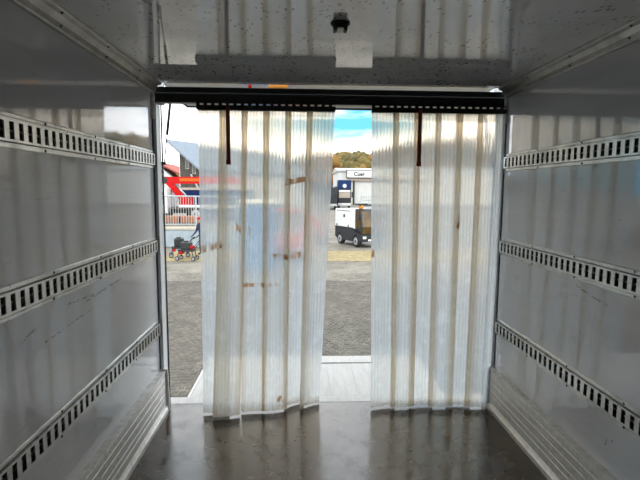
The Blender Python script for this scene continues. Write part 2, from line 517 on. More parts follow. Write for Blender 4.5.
# kick plates: ribbed aluminium planks along the floor
def kick(s, nm):
    h = 0.312
    pts = [(s * W, 0.001), (s * 1.195, 0.001), (s * 1.195, 0.030), (s * 1.204, 0.040)]
    for z in (0.055, 0.110, 0.150, 0.205, 0.255):
        pts += [(s * 1.2110, z - 0.002), (s * 1.2085, z), (s * 1.2085, z + 0.002), (s * 1.2110, z + 0.004)]
    pts += [(s * 1.2125, 0.297), (s * 1.207, 0.303), (s * 1.209, h), (s * W, h)]
    o = MB().prism(pts, 'y', L0, -0.010).build(nm, M['alu_kick'])
    struct(o, 'ribbed scuffed aluminium kick plate along the ' + ('left' if s < 0 else 'right') + ' wall', 'kick plate')
    e = MB().prism([(s * W, 0.001), (s * 1.188, 0.001), (s * 1.196, h + 0.01), (s * W, h + 0.01)], 'y', -0.012, 0.004).build('end_cap', M['alu'], o)
    return o
kick(-1, 'baseboard_left')
kick(1, 'baseboard_right')

# lashing rails with real slots
def lashing_rail(s, zc, label):
    t = empty('lashing_rail', (s * W, 0, zc))
    t['label'] = label; t['category'] = 'lashing rail'; t['group'] = 'slotted lashing rails on the side walls'
    H = 0.063; P = 0.0555; sw = 0.0275; sh = 0.031; D = 0.016
    y1 = -0.006
    nS = 92
    b = MB()
    def pt(d, y, z):
        return (-s * d, y, z)
    yb = y1 - nS * P - 0.02
    # flanges (profile extruded) and raised web lips
    for g in (1, -1):
        prof = [(0.0, H), (0.004, H), (0.0075, H - 0.003), (0.0075, H - 0.015), (0.002, H - 0.0155), (0.002, H - 0.0215), (D, H - 0.0235), (D, sh)]
        vs = [pt(d, y, g * z) for y in (y1, yb) for (d, z) in prof]
        n = len(prof)
        b.add(vs, [(i, i + 1, n + i + 1, n + i) for i in range(n - 1)])
        b.add([pt(d, y1, g * z) for (d, z) in prof] + [pt(0, y1, g * sh)], [list(range(n + 1))])
    # web bars between the slots, with the slot cheeks
    for k in range(nS + 1):
        ya = y1 - k * P + (sw / 2 if 0 < k else 0) - (P / 2) * 0
        y_hi = y1 - k * P - (0 if k == 0 else 0)
        a = y_hi - 0.0 if k == 0 else y_hi - 0.0
        c0 = y1 - k * P
        c1 = c0 - (P - sw)
        if k == nS:
            c1 = yb
        b.box(*sorted((-s * (D - 0.004), -s * D)), c1, c0, -sh, sh)
    b.build('slotted_rail', M['alu'], t, fixn=True)
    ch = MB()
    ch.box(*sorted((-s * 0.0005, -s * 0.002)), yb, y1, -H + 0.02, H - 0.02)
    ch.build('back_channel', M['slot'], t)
    MB().box(*sorted((-s * 0.002, -s * 0.006)), yb, y1, -0.004, 0.004).build('centre_rib', M['alu_cove'], t)
    src = None
    for k in range(10):
        for g in (1, -1):
            p = (-s * 0.0076, -0.02 - k * 0.449 - (0.012 if g < 0 else 0), g * (H - 0.009))
            if src is None:
                src = MB().tube((0, 0, 0), (-s * 0.0025, 0, 0), 0.0065, 0.0045, n=10).build('screw', M['screw'], t, p)
            else:
                share(src, t, p)
    return t
for s, sd in ((-1, 'left'), (1, 'right')):
    lashing_rail(s, 1.843, 'upper slotted aluminium lashing rail on the %s wall, nearest the ceiling' % sd)
    lashing_rail(s, 1.238, 'middle slotted aluminium lashing rail at mid height of the %s wall' % sd)
    lashing_rail(s, 0.632, 'lower slotted aluminium lashing rail on the %s wall above the kick plate' % sd)

# rear portal posts
for s, nm, sd in ((-1, 'trim_3', 'left'), (1, 'trim_4', 'right')):
    o = MB().box(*sorted((s * 1.226, s * 1.30)), 0.005, 0.105, -0.12, 2.232, 0.006).build(nm, M['post'])
    struct(o, 'grey metal door post at the rear end of the %s wall' % sd, 'post')
    MB().box(*sorted((s * 1.217, s * 1.226)), 0.106, 0.116, 0.0, 2.24).build('gasket', M['black'], o)
    MB().box(*sorted((s * 1.248, s * 1.2535)), -0.002, 0.006, 0.32, 2.24).build('seal', M['black'], o)
    q = MB()
    for (z0, z1, w) in ((2.19, 2.295, 0.026), (2.12, 2.195, 0.020)):
        q.box(*sorted((s * 1.2535, s * (1.2535 - w))), -0.016, -0.001, z0, z1, 0.006)
    MB().box(*sorted((s * 1.19, s * 1.30)), 0.086, 0.099, 2.232, 2.42).build('post_head', M['post'], o)
    q.build('corner_bracket', M['caulk'], o)
# rear frame: top beam (slim), bottom sill
struct(MB().box(-1.30, 1.30, 0.10, 0.16, 2.405, 2.48).build('trim_5', M['white']), 'white top beam of the rear frame above the black header', 'beam')
sill = MB().box(-1.30, 1.30, 0.102, 0.215, -0.12, 0.002, 0.004).build('trim_6', M['alu_light'])
struct(sill, 'pale aluminium threshold strip along the rear edge of the floor', 'sill')
MB().box(-1.25, 1.25, 0.216, 0.228, -0.10, -0.012).build('rubber_strip', M['black'], sill)

# header: black roller housing
hd = empty('roller_header', (0, 0.03, 2.30))
tag(hd, 'long black roller header across the top of the rear opening', 'header')
MB().box(-1.253, 1.253, -0.015, 0.05, 0.0, 0.046, 0.006).build('upper_housing', M['header'], hd)
MB().box(-1.253, 1.253, -0.030, 0.045, -0.064, -0.002, 0.010).build('lower_housing', M['header'], hd)
MB().tube((-1.253, -0.022, -0.002), (1.253, -0.022, -0.002), 0.007).build('roller_rod', M['black'], hd)
for (x, w, mt, lb, ct) in ((-0.585, 0.012, 'red', 'tiny red marker lamp in the gap above the black header', 'marker lamp'),
                           (-0.385, 0.070, 'amber', 'amber reflector strip in the gap above the black header', 'reflector')):
    o = MB().box(x - w, x + w, 0.090, 0.099, 2.362, 2.405, 0.003).build('marker_lamp' if mt == 'red' else 'reflector_strip', M[mt])
    tag(o, lb, ct)

# ---------------------------------------------------------------- strip curtains
TOPZ = 2.195
def strip_mesh(xt, xb, wt, wb, y0, ybl, ybr, bow, seed, first, last):
    rnd = random.Random(seed)
    nr = 8; spr = 8
    nx = nr * spr + 1
    nzv = 26
    thick = 0.0022
    ph = rnd.uniform(0, 6.28)
    amp = rnd.uniform(0.003, 0.008)
    b = MB()
    front, back = [], []
    for k in range(nzv):
        t = k / (nzv - 1)
        z = TOPZ * (1 - t) + 0.012 * t
        w = wt + (wb - wt) * t
        xl = xt + (xb - xt) * t
        tt = t ** 3.0
        for i in range(nx):
            u = i / (nx - 1)
            yb = ybl + (ybr - ybl) * u
            y = y0 + (yb - y0) * tt
            y += bow * (4 * u * (1 - u) - 0.5) * (0.3 + 0.7 * t) + amp * math.sin(ph + 5 * t + 2.0 * u) * t
            rib = (0.5 - 0.5 * math.cos(2 * math.pi * nr * u)) ** 3 * 0.0018
            front.append((xl + w * u, y - thick / 2 - rib, z))
            back.append((xl + w * u, y + thick / 2 + rib, z))
    n = nx * nzv
    fs = []
    for k in range(nzv - 1):
        for i in range(nx - 1):
            a = k * nx + i
            fs.append((a, a + nx, a + nx + 1, a + 1))
            fs.append((n + a, n + a + 1, n + a + nx + 1, n + a + nx))
    for k in range(nzv - 1):
        for i in (0, nx - 1):
            a = k * nx + i
            fs.append((a, n + a, n + a + nx, a + nx))
    for k in (0, nzv - 1):
        for i in range(nx - 1):
            a = k * nx + i
            fs.append((a, a + 1, n + a + 1, n + a))
    b.add(front + back, fs, True)
    ed = [max(0.0, 1 - min(9999 if first else i % nx, 9999 if last else nx - 1 - i % nx) / (nx - 1) / 0.27) for i in range(n)]
    b.edge = ed + ed
    rb = [(0.5 - 0.5 * math.cos(2 * math.pi * nr * (i % nx) / (nx - 1))) ** 3 for i in range(n)]
    b.rib = rb + rb
    return b

def strip_curtain(x0, specs, label, seed):
    n = len(specs)
    x1 = x0 + 0.151 * (n - 1) + 0.197
    t = empty('strip_curtain', ((x0 + x1) / 2, 0, 2.2))
    tag(t, label, 'strip curtain', 'clear PVC strip curtains in the rear opening')
    ox, oz = (x0 + x1) / 2, 2.2
    # carrier plate with a row of oblong holes
    b = MB()
    za, zb, zh0, zh1 = 2.182, 2.2345, 2.2150, 2.2250
    P = 0.0505; hw = 0.026
    b.box(x0 - 0.003 - ox, x1 + 0.003 - ox, -0.046, -0.042, za - oz, zh0 - oz)
    b.box(x0 - 0.003 - ox, x1 + 0.003 - ox, -0.046, -0.042, zh1 - oz, zb - oz)
    x = x0 - 0.003
    while x < x1 + 0.003:
        b.box(x - ox, min(x + P - hw, x1 + 0.003) - ox, -0.046, -0.042, zh0 - oz, zh1 - oz)
        x += P
    b.build('carrier_plate', M['header'], t)
    MB().box(x0 - ox, x1 - ox, -0.042, 0.030, 2.2275 - oz, 2.2345 - oz).build('hanging_bracket', M['header'], t)
    c = MB()
    c.box(x0 - ox, x1 - ox, -0.004, 0.0, 2.182 - oz, 2.211 - oz)
    c.build('clamp_bar', M['header'], t)
    for i, (xb, wb, yl, yr, bow) in enumerate(specs):
        y0 = -0.031 if i % 2 else -0.013
        xt = x0 + 0.151 * i
        mb = strip_mesh(xt, xb, 0.197, wb, y0, yl, yr, bow, seed + i, i == 0, i == n - 1)
        mb.v = [(p[0] - ox, p[1], p[2] - oz) for p in mb.v]
        so = mb.build('strip', M['pvc'], t)
        so.data.attributes.new('edge', 'FLOAT', 'POINT').data.foreach_set('value', mb.edge)
        so.data.attributes.new('rib', 'FLOAT', 'POINT').data.foreach_set('value', mb.rib)
    return t
strip_curtain(-0.935, [(-0.930, 0.190, -0.075, -0.060, 0.004), (-0.850, 0.190, -0.150, -0.105, -0.006), (-0.655, 0.170, -0.060, -0.040, 0.006),
                       (-0.505, 0.185, -0.050, -0.025, -0.005), (-0.345, 0.150, 0.015, 0.110, 0.012), (-0.225, 0.150, 0.000, 0.090, 0.010)],
              'left milky ribbed plastic strip curtain with brown tape residue', 40)
strip_curtain(0.275, [(0.310, 0.190, -0.025, 0.010, 0.005), (0.460, 0.180, -0.030, -0.005, -0.005), (0.600, 0.190, 0.010, 0.015, 0.006),
                      (0.745, 0.190, -0.025, -0.015, -0.006), (0.890, 0.190, 0.008, 0.012, 0.006), (1.022, 0.190, -0.032, -0.025, -0.004)],
              'right milky ribbed plastic strip curtain hanging beside the right wall', 60)

# brown red pull straps
for x, lb in ((-0.722, 'dark red brown pull strap hanging from the header before the left strip curtain'),
              (0.612, 'dark red brown pull strap hanging from the header before the right strip curtain')):
    t = empty('pull_strap', (x, -0.052, 1.815))
    tag(t, lb, 'strap', 'pull straps hanging in the rear opening')
    MB().box(-0.014, 0.014, -0.0015, 0.0015, 0.0, 0.385, 0.0006).build('webbing', M['strap'], t)
    MB().box(-0.016, 0.016, -0.004, 0.004, -0.004, 0.030, 0.002).build('stitched_end', M['strap'], t)

# raised rear flap and gas struts
fl = empty('rear_flap', (0, 0.17, 2.44))
tag(fl, 'raised pale grey rear flap standing out above the opening', 'flap')
MB().hexa([(-1.24, 0, -0.03), (1.24, 0, -0.03), (1.24, 0.82, -0.055), (-1.24, 0.82, -0.055)],
          [(-1.24, 0, 0.005), (1.24, 0, 0.005), (1.24, 0.82, -0.02), (-1.24, 0.82, -0.02)]).build('panel', M['flap'], fl)
q = MB()
q.box(-1.255, 1.255, 0.82, 0.845, -0.068, -0.015)
for s in (-1, 1):
    q.box(*sorted((s * 1.24, s * 1.255)), 0.25, 0.83, -0.066, -0.018)
q.build('rubber_edge', M['black'], fl)
MB().box(-1.20, 1.20, 0.42, 0.50, -0.058, -0.043, 0.003).build('stiffener', M['white'], fl)
for s, sd in ((-1, 'left door post, thin rod down'), (1, 'right door post behind the curtain')):
    t = empty('gas_strut', (s * 1.215, 0.13, 1.826))
    tag(t, 'black gas strut at the ' + sd, 'gas strut', 'gas struts holding the rear flap')
    a, bb = Vector((0, 0, 0)), Vector((0, 0.24, 0.57))
    mid = a.lerp(bb, 0.38)
    MB().tube(mid, bb, 0.0105).build('cylinder', M['black'], t)
    MB().tube(a, mid, 0.0045).build('rod', M['screw'], t)
    MB().box(*sorted((-s * 0.012, s * 0.03)), -0.022, 0.012, -0.012, 0.010, 0.003).build('bracket', M['black'], t)

# ceiling lamp
lp = empty('ceiling_lamp', (-0.05, -1.21, CEIL))
tag(lp, 'small dark spotlight with white lens on the ceiling', 'lamp')
MB().lathe((0, 0, -0.010), [(0.043, 0.010), (0.043, 0.004), (0.038, 0.0)]).build('base_plate', M['dgrey'], lp)
MB().lathe((0, 0, -0.030), [(0.034, 0.021), (0.031, 0.004), (0.026, 0.0)]).build('housing', M['black'], lp)
MB().box(-0.013, 0.013, -0.034, 0.026, -0.034, -0.028, 0.002).build('lens', M['lens'], lp)
for k in (-1, 1):
    MB().box(*sorted((k * 0.017, k * 0.030)), -0.022, 0.020, -0.036, -0.026, 0.002).build('side_fin', M['dgrey'], lp)

# ---------------------------------------------------------------- tail lift
tl = empty('tail_lift', (-0.08, 0.24, -0.02))
tag(tl, 'pale aluminium tail lift platform level with the truck floor', 'tail lift')
xa, xb_ = -1.03, 1.02
nP = 9
pw = (xb_ - xa) / nP
pl = None
for i in range(nP):
    if pl is None:
        pl = MB().box(0.0004, pw - 0.0004, 0.02, 0.70, -0.04, 0.0, 0.0006).build('plank', M['alu_light'], tl, (xa, 0, 0))
    else:
        share(pl, tl, (xa + i * pw, 0, 0))
MB().box(xa, xb_, -0.005, 0.017, -0.05, 0.001).build('hinge_strip', M['alu'], tl)
MB().box(xa, xb_, 0.703, 0.73, -0.045, -0.008).build('seam_profile', M['alu'], tl)
MB().prism([(0.733, -0.04), (0.733, 0.0), (0.94, -0.012), (0.96, -0.03)], 'x', xa, xb_).build('ramp_lip', M['alu_light'], tl)
for s in (xa - 0.012, xb_):
    MB().box(s, s + 0.012, 0.0, 0.94, -0.05, 0.004).build('side_edge', M['alu'], tl)
for s in (-0.55, 0.55):
    MB().box(s - 0.04, s + 0.04, -0.02, 0.5, -0.30, -0.05).build('lift_arm', M['dgrey'], tl)

# ---------------------------------------------------------------- yard
G = -1.05
struct(MB().box(-150, 200, -30, 420, G - 0.5, G - 0.012).build('ground', M['ground']), 'grey brown cobbled yard', 'ground')
struct(MB().box(-5.6, 9, 13.9, 16.8, G - 0.012, G - 0.004).build('verge', M['sand']), 'sandy strip strewn with leaves across the yard', 'verge')
struct(MB().box(-5.2, 6.5, 0.85, 10.1, G - 0.012, G - 0.0035).build('ground_joints', M['joint']), 'sandy joints between the cobbles', 'ground')
def cobbles():
    rnd = random.Random(3)
    b = MB()
    shade = []
    p = 0.104
    y = 0.9
    row = 0
    while y < 10.0:
        x = -4.6 + (row % 2) * p / 2
        while x < 4.2:
            cx = x + rnd.uniform(-0.008, 0.008)
            cy = y + 0.10 * abs(math.sin(x * 2.6)) + rnd.uniform(-0.008, 0.008)
            if -(cy + 3.3) * 0.36 - 0.6 < cx < (cy + 3.3) * 0.50 + 0.3:
                h = rnd.uniform(-0.006, 0.006)
                w = p * 0.46 * rnd.uniform(0.88, 1.0); d = p * 0.46 * rnd.uniform(0.85, 1.0)
                a = rnd.uniform(-0.15, 0.15)
                ca, sa = math.cos(a), math.sin(a)
                vs = []
                for (k, z) in ((1.0, G - 0.014), (0.97, G - 0.006 + h), (0.74, G + 0.004 + h)):
                    for (ux, uy) in ((-1, -1), (1, -1), (1, 1), (-1, 1)):
                        px, py = ux * w * k, uy * d * k
                        vs.append((cx + px * ca - py * sa, cy + px * sa + py * ca, z + rnd.uniform(-0.002, 0.002) * (z > G - 0.01)))
                fs = [(8, 9, 10, 11)]
                for l in (0, 4):
                    for i in range(4):
                        fs.append((l + i, l + (i + 1) % 4, l + 4 + (i + 1) % 4, l + 4 + i))
                b.add(vs, fs)
                g = rnd.random() * 0.5 + 0.5 * (0.5 + 0.5 * math.sin(cx * 7.1 + 2 * math.sin(cy * 2.3)) * math.sin(cy * 5.3 + 1.7 * math.sin(cx * 3.1)))
                shade += [g] * 12
            x += p
        y += p * 0.98
        row += 1
    o = b.build('cobbles', M['cobble'], fixn=False)
    at = o.data.attributes.new('shade', 'FLOAT', 'POINT')
    at.data.foreach_set('value', shade)
    return tag(o, 'small worn cobbles paving the yard behind the tail lift', 'cobbles', kind='stuff')
cobbles()

# ---------------------------------------------------------------- municipal vehicle
def wheel(parent, loc, r, w, axis='y', side=-1):
    t = MB().lathe((0, 0, 0), [(r * 0.62, -w / 2), (r * 0.93, -w / 2), (r, -w / 2 + 0.02), (r, w / 2 - 0.02), (r * 0.93, w / 2), (r * 0.62, w / 2)], axis, 20).build('wheel', M['tyre'], parent, loc)
    MB().lathe((0, 0, 0), [(r * 0.56, -w * 0.53), (r * 0.63, -w * 0.51), (r * 0.63, w * 0.51), (r * 0.56, w * 0.53)], axis, 16).build('rim', M['rim'], t)
    MB().lathe((0, 0, 0), [(r * 0.24, -w * 0.57), (r * 0.26, 0), (r * 0.24, w * 0.57)], axis, 12).build('hub', M['dgrey'], t)
    return t
vh = empty('utility_vehicle', (2.63, 19.08, G), math.atan2(-0.913, 0.408))
tag(vh, 'small municipal vehicle with white box body, dark chassis and brown reflection painted on the windscreen', 'vehicle')
def arch(cx, r, z0, k=7):
    return [(cx - r * math.cos(math.pi * i / (k - 1)), z0 + r * math.sin(math.pi * i / (k - 1))) for i in range(k)]
side = [(-1.28, 0.40), (-1.22, 0.30), (-1.08, 0.28)] + arch(-0.77, 0.31, 0.28) + [(-0.40, 0.24), (0.40, 0.24)] + arch(0.77, 0.31, 0.28) + [(1.10, 0.28), (1.20, 0.34), (1.20, 0.70), (0.92, 0.84), (-1.28, 0.88)]
MB().prism(side, 'y', -0.62, 0.62).build('chassis_body', M['dgrey'], vh)
bx = MB().box(-1.26, 0.60, -0.63, 0.63, 0.885, 1.76, 0.03).build('box_body', M['white'], vh)
MB().box(-0.42, -0.26, -0.642, -0.628, 1.36, 1.50, 0.01).build('lock_plate', M['black'], bx)
MB().box(-1.10, 0.20, -0.640, -0.630, 1.665, 1.690).build('drip_rail', M['dgrey'], bx)
for x in (-1.12, 0.02):
    MB().box(x, x + 0.10, -0.642, -0.628, 0.92, 1.00, 0.005).build('hinge', M['black'], bx)
cb = MB().prism([(0.62, 0.72), (1.20, 0.62), (1.26, 0.98), (1.12, 1.74), (0.98, 1.80), (0.62, 1.80)], 'y', -0.62, 0.62).build('cab', M['black'], vh)
MB().box(0.58, 0.70, -0.635, 0.635, 0.86, 1.80, 0.01).build('cab_pillar', M['white'], vh)
MB().prism([(1.22, 0.66), (1.275, 0.98), (1.140, 1.70), (1.10, 1.70), (1.23, 0.98), (1.19, 0.66)], 'y', -0.55, 0.55).build('windscreen', M['glass_brown_refl'], vh)
MB().hexa([(0.76, -0.632, 0.95), (1.16, -0.632, 0.95), (1.16, -0.61, 0.95), (0.76, -0.61, 0.95)],
          [(0.76, -0.632, 1.70), (1.06, -0.632, 1.70), (1.06, -0.61, 1.70), (0.76, -0.61, 1.70)]).build('side_window', M['glass_brown_refl'], vh)
MB().box(1.19, 1.30, -0.62, 0.62, 0.28, 0.58, 0.04).build('bumper', M['dgrey'], vh)
for y in (-0.46, 0.46):
    MB().box(1.29, 1.315, y - 0.09, y + 0.09, 0.42, 0.54, 0.01).build('headlight', M['lens'], vh)
MB().box(1.30, 1.312, -0.26, 0.26, 0.31, 0.40).build('number_plate', M['white'], vh)
for y in (-0.72, 0.72):
    a = MB().box(1.10, 1.16, y - 0.07, y + 0.07, 1.32, 1.58, 0.02).build('mirror', M['black'], vh)
    MB().tube((1.08, y * 0.84, 1.60), (1.12, y, 1.56), 0.012).build('mirror_arm', M['black'], a)
for x in (-0.77, 0.77):
    for y in (-0.53, 0.53):
        wheel(vh, (x, y, 0.27), 0.27, 0.20)
bc = MB().lathe((0.85, -0.40, 1.80), [(0.08, 0.0), (0.11, 0.05), (0.12, 0.16), (0.09, 0.20)]).build('beacon', M['amber'], vh)
MB().box(0.70, 1.00, -0.66, -0.14, 1.99, 2.06, 0.01).build('beacon_guard', M['black'], bc)

# ---------------------------------------------------------------- retaining wall with railing, terrace
TZ = -0.17
struct(MB().box(-60, -2.6, 18.35, 64, G - 0.02, TZ - 0.02).build('terrace', M['ground']), 'raised yard behind the low wall', 'terrace')
rw = empty('retaining_wall', (-6.2, 18.2, G))
tag(rw, 'low pale blue concrete wall with cream coping beyond the yard', 'wall')
MB().box(-5.5, 3.6, -0.12, 0.12, 0, 0.80).build('wall_body', M['concrete'], rw)
MB().box(-5.5, 3.65, -0.17, 0.17, 0.80, 0.92, 0.02).build('coping', M['cap'], rw)
rl = empty('railing', (-6.2, 18.25, G + 0.92))
tag(rl, 'galvanised railing of upright bars on the low wall', 'railing')
MB().tube((-5.4, 0, 1.42), (3.5, 0, 1.42), 0.035, n=8).build('top_rail', M['galv'], rl)
MB().tube((-5.4, 0, 0.12), (3.5, 0, 0.12), 0.025, n=8).build('bottom_rail', M['galv'], rl)
src = None
for k in range(74):
    x = -5.35 + k * 0.12
    if src is None:
        src = MB().box(-0.010, 0.010, -0.010, 0.010, 0.12, 1.42).build('bar', M['galv'], rl, (x, 0, 0))
    else:
        share(src, rl, (x, 0, 0))
for k in range(5):
    MB().box(-0.03, 0.03, -0.03, 0.03, 0, 1.42).build('post', M['galv'], rl, (-5.2 + k * 2.1, 0, 0))

# crane truck on the terrace
ct = empty('crane_truck', (-6.4, 24.0, TZ - 0.02))
tag(ct, 'white cab truck with a red folding crane boom behind the railing', 'truck')
MB().prism([(-2.55, 0.45), (-1.38, 0.45), (-1.38, 1.86), (-2.20, 1.86), (-2.48, 1.25), (-2.55, 1.15)], 'y', -1.0, 1.0).build('cab', M['white'], ct)
MB().box(-2.12, -1.58, -1.02, -0.99, 1.20, 1.66, 0.03).build('side_window', M['glass_dark'], ct)
MB().box(-1.98, -1.60, -1.02, -0.99, 0.95, 1.08, 0.01).build('door_handle', M['black'], ct)
MB().box(-2.5, 3.6, -0.45, 0.45, 0.42, 0.66).build('chassis', M['dgrey'], ct)
MB().box(-1.25, 3.6, -1.0, 1.0, 0.66, 0.78, 0.01).build('load_bed', M['timber'], ct)
MB().box(-0.7, 3.6, -1.04, -1.0, 0.78, 0.92).build('side_rail', M['white'], ct)
for x in (-2.0, 0.2, 2.4):
    for y in (-0.85, 0.85):
        wheel(ct, (x, y, 0.40), 0.40, 0.28)
MB().box(-0.85, -0.20, -0.45, 0.35, 0.78, 1.42, 0.04).build('crane_base', M['red'], ct)
def beam(p0, p1, h, w, name, mat, parent):
    p0, p1 = Vector(p0), Vector(p1)
    d = (p1 - p0).normalized()
    u = Vector((0, 1, 0)).cross(d) * -1
    y = Vector((0, w / 2, 0))
    a = u * (h / 2)
    return MB().hexa([p0 - y - a, p0 - y + a, p0 + y + a, p0 + y - a], [p1 - y - a, p1 - y + a, p1 + y + a, p1 + y - a]).build(name, mat, parent)
beam((-0.50, -0.05, 0.95), (-1.62, -0.05, 2.36), 0.34, 0.30, 'lower_arm', M['red'], ct)
bm_ = beam((-1.86, -0.05, 2.31), (2.55, -0.05, 2.34), 0.40, 0.36, 'boom', M['red'], ct)
MB().box(-0.85, 2.4, -0.245, -0.23, 2.26, 2.44).build('boom_panel', M['orange'], bm_)
MB().tube((-1.75, -0.26, 2.31), (-1.75, 0.16, 2.31), 0.20, n=14).build('knuckle', M['dgrey'], ct)
MB().tube((-0.45, -0.05, 1.30), (-1.05, -0.05, 2.0), 0.06).build('ram', M['galv'], ct)
sk = empty('skip_container', (-5.6, 27.2, TZ - 0.02))
tag(sk, 'dark blue steel skip container behind the crane truck', 'container')
MB().hexa([(-1.9, -0.9, 0), (1.9, -0.9, 0), (1.9, 0.9, 0), (-1.9, 0.9, 0)], [(-2.2, -1.0, 1.75), (2.2, -1.0, 1.75), (2.2, 1.0, 1.75), (-2.2, 1.0, 1.75)]).build('tub', M['blue'], sk)
MB().box(-2.25, 2.25, -1.05, 1.05, 1.75, 1.90, 0.02).build('rim_band', M['beige'], sk)
for k in range(6):
    MB().box(-1.8 + k * 0.7, -1.72 + k * 0.7, -1.06, -0.92, 0.1, 1.75).build('rib', M['blue'], sk)
for k in range(4):
    pt = empty('brick_pallet', (-8.35 + k * 0.78, 20.6, TZ - 0.02))
    tag(pt, ['leftmost', 'second from left', 'third from left', 'rightmost'][k] + ' pallet of terracotta bricks behind the railing', 'pallet', 'brick pallets behind the railing')
    for j in range(3):
        MB().box(-0.34, 0.34, -0.3 + j * 0.25, -0.2 + j * 0.25, 0, 0.10).build('runner', M['timber'], pt)
    br = None
    for r in range(4):
        for c in range(3):
            p = (-0.34 + c * 0.23, -0.32, 0.10 + r * 0.085)
            if br is None:
                br = MB().box(0, 0.222, 0, 0.6, 0, 0.080, 0.006).build('brick', M['terracotta'], pt, p)
            else:
                share(br, pt, p)

# small engine carts in front of the wall
def cart(loc, rz, label, s, box):
    t = empty('garden_tiller', loc, rz)
    tag(t, label, 'tiller', 'small wheeled machines in front of the low wall')
    MB().box(-0.30, 0.30, -0.16, 0.16, 0.34, 0.42, 0.02).build('deck', M['dgrey'], t)
    e = MB().box(-0.20, 0.18, -0.15, 0.15, 0.42, 0.42 + box, 0.04).build('engine', M['black'], t)
    MB().tube((-0.02, 0, 0.42 + box), (-0.02, 0, 0.46 + box), 0.09).build('fan_cover', M['dgrey'], e)
    MB().box(-0.26, -0.14, -0.17, 0.17, 0.24, 0.34, 0.02).build('red_guard', M['red'], t)
    for x in (-0.28, 0.28):
        for y in (-0.17, 0.17):
            MB().tube((x * 0.9, y * 0.9, 0.36), (x * 1.12, y, 0.09), 0.016, n=6).build('leg', M['dgrey'], t)
            wheel(t, (x * 1.12, y * 1.15, 0.085), 0.085, 0.05)
    for y in (-0.13, 0.13):
        h = MB().tube((0.24, y, 0.40), (0.52, y * 1.3, 0.74), 0.014, n=6).build('handlebar', M['black'], t)
        MB().tube((0.52, y * 1.3, 0.74), (0.62, y * 1.3, 0.76), 0.020, n=6).build('grip', M['tyre'], h)
    MB().box(0.10, 0.26, -0.12, 0.12, 0.44, 0.56, 0.03).build('fuel_tank', M['lens'] if s else M['red'], t)
    return t
cart((-5.02, 14.9, G), R(15), 'black engine tiller with pale tank close to the low wall', 1, 0.33)
cart((-4.52, 14.05, G), R(-8), 'black engine tiller with red tank nearest the left curtain', 0, 0.28)

# person in navy workwear
def person(loc, rz):
    V, E, Rr = [], [], []
    def pt(p, r, prev=None):
        V.append(p); Rr.append(r)
        if prev is not None: E.append((prev, len(V) - 1))
        return len(V) - 1
    pel = pt((0, 0, 0.95), (0.155, 0.115))
    sp1 = pt((0, -0.03, 1.12), (0.145, 0.105), pel)
    ch = pt((0, -0.08, 1.30), (0.165, 0.115), sp1)
    nk = pt((0, -0.11, 1.44), (0.065, 0.065), ch)
    hd0 = pt((0, -0.14, 1.54), (0.075, 0.085), nk)
    hd1 = pt((0, -0.15, 1.63), (0.078, 0.095), hd0)
    hd2 = pt((0, -0.14, 1.70), (0.055, 0.065), hd1)
    for s in (-1, 1):
        hp = pt((s * 0.10, 0, 0.87), (0.095, 0.095), pel)
        kn = pt((s * 0.12, -0.03, 0.49), (0.062, 0.066), hp)
        an = pt((s * 0.13, 0.01, 0.10), (0.045, 0.048), kn)
        to = pt((s * 0.15, -0.15, 0.045), (0.045, 0.035), an)
        sh = pt((s * 0.19, -0.09, 1.37), (0.070, 0.070), ch)
        el = pt((s * 0.25, -0.12, 1.10), (0.048, 0.048), sh)
        wr = pt((s * 0.20, -0.32, 0.95), (0.032, 0.032), el)
        pm = pt((s * 0.19, -0.39, 0.91), (0.040, 0.022), wr)
        for j, ln in enumerate((0.07, 0.08, 0.075, 0.06)):
            bx0 = s * 0.19 + (j - 1.5) * 0.021
            f1 = pt((bx0, -0.43, 0.885), (0.009, 0.009), pm)
            pt((bx0, -0.43 - ln * 0.5, 0.885 - ln * 0.7), (0.008, 0.008), f1)
        th = pt((s * 0.145, -0.38, 0.90), (0.010, 0.010), pm)
        pt((s * 0.125, -0.42, 0.87), (0.008, 0.008), th)
    me = bpy.data.meshes.new('person')
    me.from_pydata(V, E, [])
    o = bpy.data.objects.new('person', me)
    col.objects.link(o)
    o.location = loc
    o.rotation_euler = (0, 0, rz)
    sk_ = o.modifiers.new('skin', 'SKIN')
    if not me.skin_vertices:
        bpy.context.view_layer.objects.active = o
        try:
            bpy.ops.mesh.customdata_skin_add()
        except Exception:
            pass
    for i, r in enumerate(Rr):
        me.skin_vertices[0].data[i].radius = r
    me.skin_vertices[0].data[0].use_root = True
    sb = o.modifiers.new('smooth', 'SUBSURF')
    sb.levels = sb.render_levels = 2
    me.materials.append(M['person'])
    tag(o, 'person in dark navy jacket bending over the machines by the curtain edge', 'person')
    c = MB().lathe((0, -0.145, 1.645), [(0.098, 0.0), (0.100, 0.03), (0.085, 0.075), (0.04, 0.098)]).build('cap', M['red'], o)
    MB().box(-0.07, 0.07, -0.31, -0.20, 1.645, 1.66, 0.004).build('cap_peak', M['red'], c)
    MB().hexa([(-0.014, -0.238, 1.575), (0.014, -0.238, 1.575), (0.012, -0.27, 1.58), (-0.012, -0.27, 1.58)],
              [(-0.010, -0.232, 1.63), (0.010, -0.232, 1.63), (0.008, -0.245, 1.63), (-0.008, -0.245, 1.63)]).build('nose', M['skin'], o)
    for s in (-1, 1):
        MB().lathe((s * 0.032, -0.243, 1.62), [(0.004, -0.003), (0.008, 0.0), (0.004, 0.003)], 'y', 8).build('eye', M['black'], o)
        MB().lathe((s * 0.083, -0.14, 1.60), [(0.012, -0.012), (0.025, 0.0), (0.012, 0.008)], 'x', 10).build('ear', M['skin'], o)
    return o
person((-4.22, 15.40, G), R(-40)).scale = (0.9, 0.9, 0.9)

